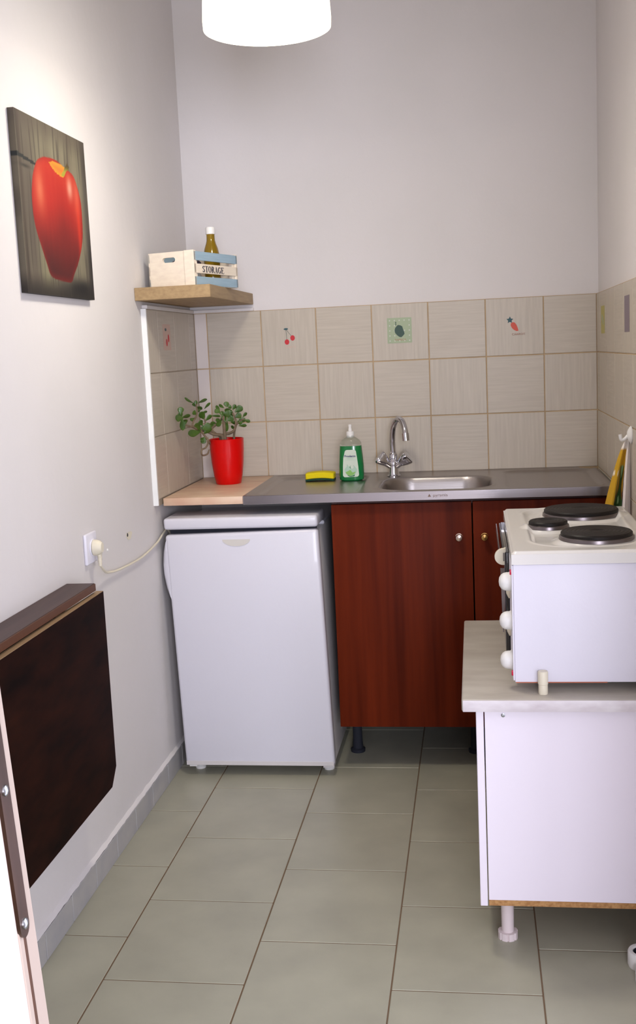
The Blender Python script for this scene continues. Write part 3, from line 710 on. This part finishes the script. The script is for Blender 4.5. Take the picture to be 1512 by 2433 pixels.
# ------------------------------------------------------------------ apple canvas on the left wall
cy0, cy1, cz0, cz1, CT = -1.532, -1.078, 1.522, 1.928, .016
cv = thing('canvas_print', (XL, (cy0+cy1)/2, cz0), 'unframed canvas picture of a red apple on grey wood, on the left wall', 'picture')
def onX(X, x, y):
    d = fw + rt*((x-756)/FPX) - up*((y-1216.5)/FPX); return CAM + d*((X-CAM.x)/d.x)
Z5 = lambda x, y: (lambda p: (p.y, p.z))(onX(XL+CT, x/4.507, 220+y/4.507))
apple = [(q.x, q.y) for q in curve([Vector((*Z5(*p), 0)) for p in [(460,680),(520,690),(600,720),(680,790),(730,830),(790,900),(840,1050),(870,1200),(885,1400),(885,1600),(850,1800),(800,1950),(770,2035),(700,2030),(560,1980),(500,1830),(440,1640),(390,1480),(355,1300),(338,1100),(345,900),(370,780),(400,710),(458,681)]], 4)]
cav = [Z5(*p) for p in [(520,745),(560,735),(640,770),(700,800),(690,860),(680,912),(640,890),(590,850),(555,800)]]
stm = [Z5(*p) for p in [(655,885),(685,905),(712,840),(735,830),(740,800),(715,755),(700,790)]]
def inside(pt, P):
    r = False; n = len(P)
    for i in range(n):
        a, b = P[i], P[i-1]
        if (a[1] > pt[1]) != (b[1] > pt[1]) and pt[0] < (b[0]-a[0])*(pt[1]-a[1])/(b[1]-a[1])+a[0]: r = not r
    return r
def edged(pt, P):
    m = 9
    for i in range(len(P)):
        a = Vector(P[i]); b = Vector(P[i-1]); p = Vector(pt); ab = b-a; t = max(0, min(1, (p-a).dot(ab)/ab.length_squared)); m = min(m, (p-a-ab*t).length)
    return m
def mixc(a, b, t): return tuple(a[k]+(b[k]-a[k])*t for k in range(3))
def gs(y, z, c, ry, rz): return math.exp(-((y-c[0])/ry)**2-((z-c[1])/rz)**2)
def pcol(y, z):
    u = (y-cy0)/(cy1-cy0); v = (z-cz0)/(cz1-cz0)
    f = .5+.5*noise.noise(Vector((u*9, v*1.2, 3))); f2 = .5+.5*noise.noise(Vector((u*38, v*3, 9)))
    c = mixc((104,94,78), (148,142,116), f*.8+f2*.3)
    c = mixc(c, (86,74,66), .75*gs(u, v, (.13, .45), .10, .6)); c = mixc(c, (150,146,108), .5*gs(u, v, (.30, .2), .10, .35))
    c = mixc(c, (70,58,50), .8*math.exp(-((u-.03)/.03)**2)); c = mixc(c, (66,60,56), .7*math.exp(-((u-.97)/.05)**2))
    c = mixc(c, (26,20,18), .85*(1-sm(0, .14, v)*.9-.1)); c = mixc(c, (84,72,64), .5*sm(.85, 1, v))
    c = mixc(c, (14,12,12), .95*gs(u, v, (.80, .055), .22, .06)); c = mixc(c, (60,52,44), .5*sm(.55, .75, f2)); c = mixc(c, (30,34,34), .9*(1 if abs(v-(.757-.03*u*3)) < .012*(1-u*1.5) and u < .30 else 0))
    c = mixc(c, (40,38,34), .8*gs(u, v, (.09, .705), .06, .009)); c = mixc(c, (36,30,28), .9*gs(u, v, (.995, .22), .05, .2))
    if inside((y, z), apple):
        e = edged((y, z), apple); h = (z-min(p[1] for p in apple))/(max(p[1] for p in apple)-min(p[1] for p in apple))
        st = .5+.5*noise.noise(Vector((y*70, z*9, 1)))
        a = mixc((70,4,6), (186,26,12), sm(.02, .7, h)); a = mixc(a, (204,58,26), .5*sm(.7, 1, h)); a = mixc(a, (200,62,34), .45*st*h)
        a = mixc(a, (150,20,12), .5*(1-sm(0, .02, e))); a = mixc(a, (110,10,8), .55*gs(y, z, (Z5(700,1600)), .06, .09))
        for q, ry, rz, k, cc in ((Z5(425,1040), .028, .05, .6, (238,156,110)), (Z5(745,1030), .020, .028, .75, (240,196,170)), (Z5(820,1120), .020, .05, .45, (240,160,130)), (Z5(850,1480), .012, .08, .6, (236,60,24))):
            a = mixc(a, cc, k*gs(y, z, q, ry, rz))
        if inside((y, z), cav): a = mixc((226,150,40), (232,110,40), sm(0, .02, edged((y, z), cav)))
        c = mixc(c, a, sm(0, .003, e))
    if inside((y, z), stm): c = mixc((170,160,50), (84,70,34), sm(Z5(690,860)[1], Z5(725,790)[1], z))
    return c
bm = bmn(); ny, nz = 150, 150; cl = bm.loops.layers.color.new('Col') if False else bm.verts.layers.float_color.new('Col')
gv = []
for i in range(ny+1):
    row = []
    for j in range(nz+1):
        y = cy0+(cy1-cy0)*i/ny; z = cz0+(cz1-cz0)*j/nz; v = bm.verts.new((XL+CT, y, z)); v[cl] = lin(tuple(q*.88 for q in pcol(y, z))); row.append(v)
    gv.append(row)
for i in range(ny):
    for j in range(nz): bm.faces.new((gv[i][j], gv[i+1][j], gv[i+1][j+1], gv[i][j+1]))
def side(seq):
    back = []
    for v in seq:
        w = bm.verts.new((XL+.0008, v.co.y, v.co.z)); w[cl] = mixc(v[cl], (0.01,.01,.01), .25)+(1,); back.append(w)
    for k in range(len(seq)-1): bm.faces.new((seq[k], seq[k+1], back[k+1], back[k]))
side([gv[i][0] for i in range(ny+1)]); side([gv[i][nz] for i in range(ny+1)]); side(gv[0]); side(gv[ny])
bmesh.ops.recalc_face_normals(bm, faces=bm.faces[:])
obj('stretched_canvas', bm, 'canvas', cv)

# ------------------------------------------------------------------ folding wall table
YT = -1.400; YT2 = -2.46
ft = thing('folding_wall_table', (XL, -1.93, .29), 'dark brown drop-leaf table folded flat against the left wall', 'table')
tb = obj('fixed_board', B(XL+.0005, .0375, YT2, YT, .7975, .8165, .0015, 1), ['tabT'], ft, label='narrow fixed top board')
obj('board_edge', B(.0368, .0392, YT2+.002, YT-.0005, .7978, .8155, .0008, 1), 'tabE', tb, label='rubbed brown front edge')
obj('support_batten', B(XL+.0005, XL+.022, YT2+.05, YT-.09, .745, .797, .001, 1), 'tabE', ft)
bm = bmn(); LX0, LX1 = .031, .050; ya, yb = -1.378, YT2
prism(bm, [(LX0, ya, .791), (LX0, ya, .335), (LX0, ya-.040, .294), (LX0, yb+.04, .294), (LX0, yb, .335), (LX0, yb, .791)], (LX1-LX0, 0, 0))
lf = obj('drop_leaf', bm, 'leafT', ft, label='near-black drop leaf with a clipped corner')
obj('bare_top_edge', B(LX0+.0004, LX1-.0006, yb+.001, ya-.001, .7895, .7922), 'leafE', lf, label='bare pale wood edge')
for yy in (-1.62, -2.2): obj('hinge', B(.0235, .0308, yy-.03, yy+.03, .752, .797, .001, 1), 'plate', ft)

# ------------------------------------------------------------------ socket, plug and flex
so = thing('wall_socket', (XL, -1.225, .835), 'white wall socket on the left wall, above the folding table', 'socket')
sc = (-1.222, .874)
bm = bmn(); box(bm, XL, XL+.009, sc[0]-.041, sc[0]+.041, sc[1]-.041, sc[1]+.041, .004, 3)
pl_ = obj('face_plate', bm, 'sock', so)
obj('socket_well', lathe(bmn(), [(.0001,.0085), (.0225,.0085), (.024,.010), (.022,.012), (.020,.012), (.020,.0092), (.0001,.0092)], (XL, sc[0]+.004, sc[1]), 'X', 32), 'sock', pl_)
pg = thing('power_plug', (XL+.0125, sc[0]+.004, sc[1]-.02), 'cream plug of the fridge pushed into the wall socket', 'plug')
bm = bmn(); lathe(bm, [(.0001,.0125), (.0185,.0125), (.0185,.020), (.016,.030), (.0115,.036), (.0001,.037)], (XL, sc[0]+.004, sc[1]), 'X', 28, sy=1.15)
obj('plug_body', bm, 'cream', pg)
bm = bmn(); px, pyy, pz = XL+.026, sc[0]+.006, sc[1]-.012
pr = []
for k in range(9): pr += [(.0068-.0003*k, -.0038*k), (.0068-.0003*k, -.0038*k-.0024), (.0052-.0002*k, -.0038*k-.0026), (.0052-.0002*k, -.0038*k-.0036)]
lathe(bm, pr, (px, pyy, pz-.004), 'Z', 18); obj('strain_relief', bm, 'cream', pg)
E0 = Vector((px, pyy, pz-.036))
fl = [E0, (px-.002, -1.185, .806), (XL+.017, -1.148, .793), (XL+.012, -1.102, .784), (XL+.009, -1.000, .773), (XL+.008, -.797, .767), (XL+.009, -.633, .782), (XL+.012, -.560, .802), (XL+.0115, -.50, .80), (XL+.0115, -.40, .70), (XL+.0115, -.33, .50)]
obj('cord', tube(bmn(), curve(fl, 7), .0032, 10), 'cream', pg, label='thin cream flex running to the fridge')
bm = bmn(); prism(bm, [(XL+.0003, -.880+.024*cos(a)*(1+.25*sin(3*a)), .848+.014*sin(a)*(1+.2*cos(2*a))) for a in [2*pi*k/16 for k in range(16)]], (.0012,0,0))
q_ = thing('wall_hole', (XL, -.886, .84), 'small patched hole in the left wall, above the flex', 'patch')
obj('filler', bm, 'cream', q_); obj('hole', lathe(bmn(), [(.0001,.0002), (.0055,.0002), (.0055,.0019), (.0001,.0019)], (XL, -.897, .853), 'X', 14), 'rubber', q_)
tag(obj('wall_plug', lathe(bmn(), [(.0001,0), (.0042,0), (.0042,.0015), (.003,.003), (.0001,.0032)], (XL, -1.079, .842), 'X', 14), 'white'), 'tiny white wall plug in the left wall, right of the socket', 'wall plug')

# ------------------------------------------------------------------ white unit with stove
CX0 = .966; YP = -1.62; ZB = .107
wc = thing('side_cabinet', (1.18, -1.28, 0), 'white melamine cabinet under the small stove, on plastic legs', 'cabinet')
wt = tag(obj('side_worktop', B(.9362, 1.4035, -1.652, -.945, .5705, .5985, .0045, 3), ['marble']), 'grey-beige marbled worktop with a rounded corner, under the stove', 'worktop')
obj('front_edge', B(.9385, 1.4030, -1.6535, -1.6515, .5712, .5968, .0009, 2), 'marbleE', wt, label='paler marbled front edge')
bm = bmn(); box(bm, CX0+.0190, 1.395, YP, YP+.018, ZB+.0135, .5700, .0006, 1)
obj('side_panel', bm, 'melam', wc)
obj('side_panel', B(CX0+.019, 1.395, -.985, -.967, ZB+.0135, .5700, .0006, 1), 'melam', wc)
obj('bottom_panel', B(CX0+.0192, 1.395, YP+.0005, -.967, ZB, ZB+.0133, .0003, 1), 'chip', wc, label='bottom panel with a raw chipboard edge')
obj('cabinet_door', B(CX0, CX0+.0165, YP-.0005, -.969, ZB-.001, .5655, .0012, 1), 'melam', wc)
obj('back_panel', B(1.385, 1.3945, YP+.019, -.986, ZB+.014, .569), 'melam', wc)
obj('screw', lathe(bmn(), [(.0001,-.0), (.0046,-.0), (.0046,-.0012), (.0022,-.0016), (.0020,-.0006), (.0001,-.0006)], (1.0253, YP, .553), 'Y', 18), 'scr', wc)
for x, y in ((1.0265, -1.562), (1.0265, -1.02), (1.352, -1.562), (1.352, -1.02)):
    lg = obj('leg', lathe(bmn(), [(.0001,.012), (.0135,.012), (.0142,.030), (.0148,.096), (.021,.100), (.021,ZB), (.0001,ZB)], (x, y, 0), 'Z', 28), 'legp', wc)
    bm = bmn(); n = 56; P = [[], []]
    for k in range(n):
        a = 2*pi*k/n; r_ = .0225 if (k % 7) else .0195
        for q, z in ((0, 0), (1, .017)): P[q].append(bm.verts.new((x+r_*cos(a), y+r_*sin(a), z)))
    for k in range(n): bm.faces.new((P[0][k], P[0][(k+1) % n], P[1][(k+1) % n], P[1][k]))
    bm.faces.new(P[0]); bm.faces.new(P[1]); bmesh.ops.recalc_face_normals(bm, faces=bm.faces[:])
    obj('foot', bm, 'legp', lg, ang=20)

# the stove
SXa, SXb, SYa, SYb, SZa, SZb, SZt = 1.0515, 1.372, -1.600, -.955, .620, .884, .9125
st = thing('countertop_stove', (1.21, -1.28, .5985), 'white countertop electric stove with three black hotplates on the marbled worktop', 'stove')
obj('oven_body', B(SXa+.002, SXb-.004, SYa+.002, SYb-.002, SZa, SZb, .0025, 2), 'enamelS', st)
obj('rusty_bottom_edge', B(SXa+.004, SXa+.20, SYa+.0012, SYa+.0035, SZa-.0008, SZa+.0012), 'rust', st)
def stove_h(x, y):
    h = SZt
    d = -rr(x, y, SXa+.052, SXb-.040, SYa+.055, SYb-.012, .09)
    h -= .0095*sm(-.006, .010, d); h += .0012*math.exp(-((d+.008)/.005)**2)
    for cx, cy, R in PLT:
        r_ = hypot(x-cx, y-cy); h += .0088*(1-sm(R-.004, R+.024, r_))*(1)
    e = -rr(x, y, SXa-.0012, SXb, SYa-.0015, SYb, .014)
    h -= .006*(1-sm(0, .008, e)); return h
PLT = [(1.2455, -1.085, .094), (1.2475, -1.438, .0800), (1.1500, -1.272, .0465)]
bm = bmn(); nx, ny = 150, 290; gv = []
for i in range(nx+1):
    row = []
    for j in range(ny+1):
        x = SXa-.0012+(SXb-SXa+.0012)*i/nx; y = SYa-.0015+(SYb-SYa+.0015)*j/ny; row.append(bm.verts.new((x, y, stove_h(x, y))))
    gv.append(row)
for i in range(nx):
    for j in range(ny): bm.faces.new((gv[i][j], gv[i+1][j], gv[i+1][j+1], gv[i][j+1]))
def skirt(seq):
    lo = [bm.verts.new((v.co.x, v.co.y, SZb)) for v in seq]
    for k in range(len(seq)-1): bm.faces.new((seq[k], seq[k+1], lo[k+1], lo[k]))
skirt([gv[i][0] for i in range(nx+1)]); skirt([gv[i][ny] for i in range(nx+1)]); skirt(gv[0]); skirt(gv[nx])
bmesh.ops.recalc_face_normals(bm, faces=bm.faces[:])
top = obj('hob_top', bm, 'enamel', st, ang=50)
for (cx, cy, R), lb_ in zip(PLT, ('large black hotplate at the back', 'large black hotplate in front', 'small black hotplate')):
    z0 = SZt-.0008
    bm = bmn(); pr = [(.0001, .0055), (R, .0055), (R, .0135), (R-.003, .0165)]
    r_ = R-.006
    while r_ > .016: pr += [(r_, .0168), (r_-.0015, .0160), (r_-.003, .0168)]; r_ -= .009
    pr += [(.013, .0150), (.0001, .0148)]
    hp = obj('hotplate', lathe(bm, pr, (cx, cy, z0), 'Z', 72), 'blk', st, label=lb_)
    obj('trim_ring', lathe(bmn(), [(R-.002, -.001), (R+.0045, -.001), (R+.0032, .0060), (R+.0006, .0076), (R-.002, .0070)], (cx, cy, z0), 'Z', 72), 'ring', hp, label='metal trim ring')
# front (facing left): control panel with knobs at the near end, door with handle beyond
pn = obj('control_panel', B(SXa-.0015, SXa+.0018, SYa+.004, -1.44, SZa+.004, SZb-.002, .0008, 1), 'enamelS', st)
for kz in (.833, .745, .655):
    for ky, rr_ in ((-1.560, 1), ):
        bm = bmn(); lathe(bm, [(.0001, 0), (.0225, 0), (.0222, -.0025), (.0205, -.0050), (.0206, -.010), (.0190, -.0165), (.0155, -.0218), (.0090, -.0258), (.0001, -.0270)], (SXa-.0015, ky, kz+.006), 'X', 36)
        obj('knob', bm, 'white', pn)
for kz in (.800, .712):
    obj('selector_dial', lathe(bmn(), [(.0001,0), (.017,0), (.0165,-.004), (.006,-.009), (.0001,-.0095)], (SXa-.0015, -1.48, kz), 'X', 28), 'cream', pn)
for kz in (.866, .640): obj('indicator_light', B(SXa-.0052, SXa-.001, SYa+.006, SYa+.014, kz-.0055, kz+.0055, .001), 'red', pn, label='small red indicator light')
od = obj('oven_door', B(SXa-.012, SXa+.0018, -1.425, -.985, SZa+.02, SZb-.004, .003, 2), 'glass', st, label='dark glass oven door')
obj('door_trim', B(SXa-.0145, SXa-.0118, -1.425, -.985, .858, SZb-.006, .0008, 1), 'ring', od)
hd = obj('door_handle', B(SXa-.0235, SXa-.0210, -1.412, -1.02, .860, .882, .001, 2), 'ring', od, label='thin metal handle bar')
for y in (-1.424,):
    bm = bmn(); prism(bm, [(SXa-.0085, y, .850)]+[(SXa-.0135-.0205*sin(a_), y, .868-.0190*cos(a_)) for a_ in [pi*k/14 for k in range(15)]]+[(SXa-.0085, y, .889)], (0, .013, 0))
    obj('handle_end', bm, 'cream', hd, ang=60, label='cream rounded handle end')
bm = bmn(); prism(bm, [(SXa-.0215, -1.428, .842), (SXa-.0120, -1.428, .842), (SXa-.0125, -1.428, .760), (SXa-.0165, -1.428, .690), (SXa-.0185, -1.428, .690)], (0, .004, 0))
obj('door_trim', bm, 'ring', od)
for x, y in ((1.113, SYa-.0075), (1.33, SYa-.0075), (1.10, SYb-.03), (1.33, SYb-.03)):
    near = y < -1.3; zt = .6495 if near else .6205
    bm = bmn(); lathe(bm, [(.0001,0), (.0098,0), (.0102,.003), (.0102,.0215), (.0110,.0225), (.0112,zt-.5985-.002), (.0100,zt-.5985), (.0001,zt-.5985)], (x, y-.0025*near, .5985), 'Z', 24)
    obj('foot', bm, 'cream', st)

# ------------------------------------------------------------------ towel on its hook
HY, HZ = -.858, 1.092
hk = thing('wall_hook', (XRT, HY, HZ), 'white stick-on hook on the right-hand tiles, holding the towel', 'hook')
obj('hook_plate', lathe(bmn(), [(.0001,-.0002), (.024,-.0002), (.0245,-.003), (.016,-.009), (.010,-.012), (.0001,-.0125)], (XRT, HY, HZ+.002), 'X', 30), 'white', hk)
obj('peg', tube(bmn(), curve([(XRT-.010, HY, HZ), (XRT-.020, HY, HZ-.010), (XRT-.028, HY, HZ-.010), (XRT-.031, HY, HZ+.004)], 5), .0048, 12), 'white', hk)
bm = bmn(); cl = bm.verts.layers.float_color.new('Col')
ns, nz = 96, 60; gv = []
for j in range(nz+1):
    t = j/nz; z = HZ-.014-.40*t; row = []
    for i in range(ns+1):
        s = i/ns; dp = .012+.062*min(1, t*1.9)**.75
        x = XRT-.003-dp*s+.004*sin(s*19)*t
        y = HY+.012+(.010+.050*t)*(-.5+1.2*abs(2*abs(s-.52)-.55))+.012*t*sin(s*14+1)+.05*t*(s-.3)
        x = min(x, XRT-.002)
        v = bm.verts.new((x, y, z)); 
        if s < .40-.12*t: c = (236,226,222)
        else:
            c = (196,152,36); nn_ = noise.noise(Vector((s*9, t*5, 2)))
            if t > .17 and .34 < s < .70:
                c = (120,78,26) if nn_ < -.12 else (52,84,34)
                if nn_ > .22: c = (146,172,116)
                if nn_ < -.34: c = (180,140,40)
            if .20 < t < .24 and s > .74 and nn_ > 0: c = (226,214,190)
            if .40-.12*t < s < .43-.12*t and t > .2: c = (60,48,66)  # shade in the fold between the two panels, put into the colour
        if t < .06: c = (238,230,220)
        v[cl] = lin(c); row.append(v)
    gv.append(row)
for j in range(nz):
    for i in range(ns): bm.faces.new((gv[j][i], gv[j][i+1], gv[j+1][i+1], gv[j+1][i]))
o = obj('kitchen_towel', bm, 'towel', ang=80); md = o.modifiers.new('thick', 'SOLIDIFY'); md.thickness = .0018
tag(o, 'yellow and cream kitchen towel with a green print hanging on the right wall', 'towel')

# ------------------------------------------------------------------ white tube rolls at the right edge of the floor
def roll(x, y, R, h, label):
    bm = bmn(); lathe(bm, [(R*.60, .004), (R*.62, h-.002), (R*.70, h), (R*.93, h), (R, h-.004), (R, .004), (R*.95, 0), (R*.66, 0), (R*.60, .004)], (x, y, 0), 'Z', 40)
    t = thing('tape_roll', (x, y, 0), label, 'roll', 'white rolls standing on the floor'); obj('ring', bm, 'white', t)
    obj('core', lathe(bmn(), [(R*.655, .003), (R*.655, h-.0035), (R*.60, h-.0035), (R*.60, .003), (R*.655, .003)], (x, y, 0), 'Z', 32), 'rubber', t, label='dark inside of the roll')
    return t
roll(1.3120, -1.665, .030, .036, 'white ring-shaped roll on the floor by the cabinet, the farther one')
roll(1.3200, -1.735, .031, .030, 'cream ring-shaped roll on the floor at the right edge, the nearer one')

# ------------------------------------------------------------------ pendant lamp
LXc, LYc, LZ = .520, -1.29, 2.112
lm = thing('pendant_lamp', (LXc, LYc, LZ), 'glowing white drum pendant lamp hanging from the ceiling', 'lamp')
R = .150
bm = bmn(); pr = [(R-.002, 0), (R, .001), (R+.001, .02), (R-.001, .06), (R-.012, .14), (R-.032, .205), (R-.05, .215)]
n = 64; rings = []
for off in (0, .0025):
    for r_, h in (pr if off == 0 else pr[::-1]):
        rings.append([bm.verts.new((LXc+(r_-off)*cos(2*pi*k/n), LYc+(r_-off)*sin(2*pi*k/n), LZ+h+(0 if off == 0 else (.0 if h < .1 else -.002)))) for k in range(n)])
for a, b in zip(rings, rings[1:]+rings[:1]):
    for k in range(n): bm.faces.new((a[k], a[(k+1) % n], b[(k+1) % n], b[k]))
bmesh.ops.recalc_face_normals(bm, faces=bm.faces[:])
obj('lamp_shade', bm, 'shade', lm)
bm = bmn(); lathe(bm, [(.0001,.212), (R-.048,.212), (R-.048,.216), (.02,.216), (.018,.25), (.0001,.25)], (LXc, LYc, LZ), 'Z', 32); obj('shade_top', bm, 'shade', lm)
obj('bulb', blob(bmn(), (LXc, LYc, LZ+.115), (.032, .032, .045)), 'bulb', lm)
obj('diffuser', lathe(bmn(), [(.0001,.006), (R-.006,.006), (R-.006,.009), (.0001,.009)], (LXc, LYc, LZ), 'Z', 48), 'diff', lm)
obj('cord', tube(bmn(), [(LXc, LYc, LZ+.24), (LXc, LYc, 2.935)], .0035, 8), 'white', lm)
obj('ceiling_rose', lathe(bmn(), [(.0001,2.92), (.045,2.925), (.05,2.9495), (.0001,2.9495)], (LXc, LYc, 0), 'Z', 28), 'white', lm)

# ------------------------------------------------------------------ light
def light(kind, name, loc, energy, col, **k):
    l = bpy.data.lights.new(name, kind); l.energy = energy; l.color = col
    for a, b in k.items(): setattr(l, a, b)
    o = bpy.data.objects.new(name, l); o.location = loc; C.objects.link(o); return o
light('POINT', 'lamp_light', (LXc, LYc, LZ-.03), 7.0, (1, .93, .80), shadow_soft_size=.06)
light('AREA', 'lamp_downlight', (LXc, LYc, LZ-.002), 3.5, (1, .93, .80), shape='DISK', size=.28)
a = light('AREA', 'added_hall_daylight', ((WX0+WX1)/2, -6.46, (WZ0+WZ1)/2), 165, (.84, .86, 1), shape='RECTANGLE', size=WX1-WX0-.1, size_y=WZ1-WZ0-.1)  # added daylight through the invented hall opening
a.rotation_euler = (radians(90), 0, 0)
a = light('AREA', 'added_side_daylight', (XR+.135, (KY0+KY1)/2, (KZ0+KZ1)/2), 16, (.84, .85, 1), shape='RECTANGLE', size=KZ1-KZ0-.02, size_y=KY1-KY0-.02)  # added cool light from the side, through the made-up opening
a.rotation_euler = (0, radians(90), 0)
w = bpy.data.worlds.new('world'); bpy.context.scene.world = w; w.use_nodes = True
w.node_tree.nodes['Background'].inputs[0].default_value = (.75, .82, 1, 1); w.node_tree.nodes['Background'].inputs[1].default_value = 1.0
vs = bpy.context.scene.view_settings
vs.view_transform = 'Standard'; vs.look = 'None'; vs.exposure = .18; vs.gamma = 1; vs.use_curve_mapping = False
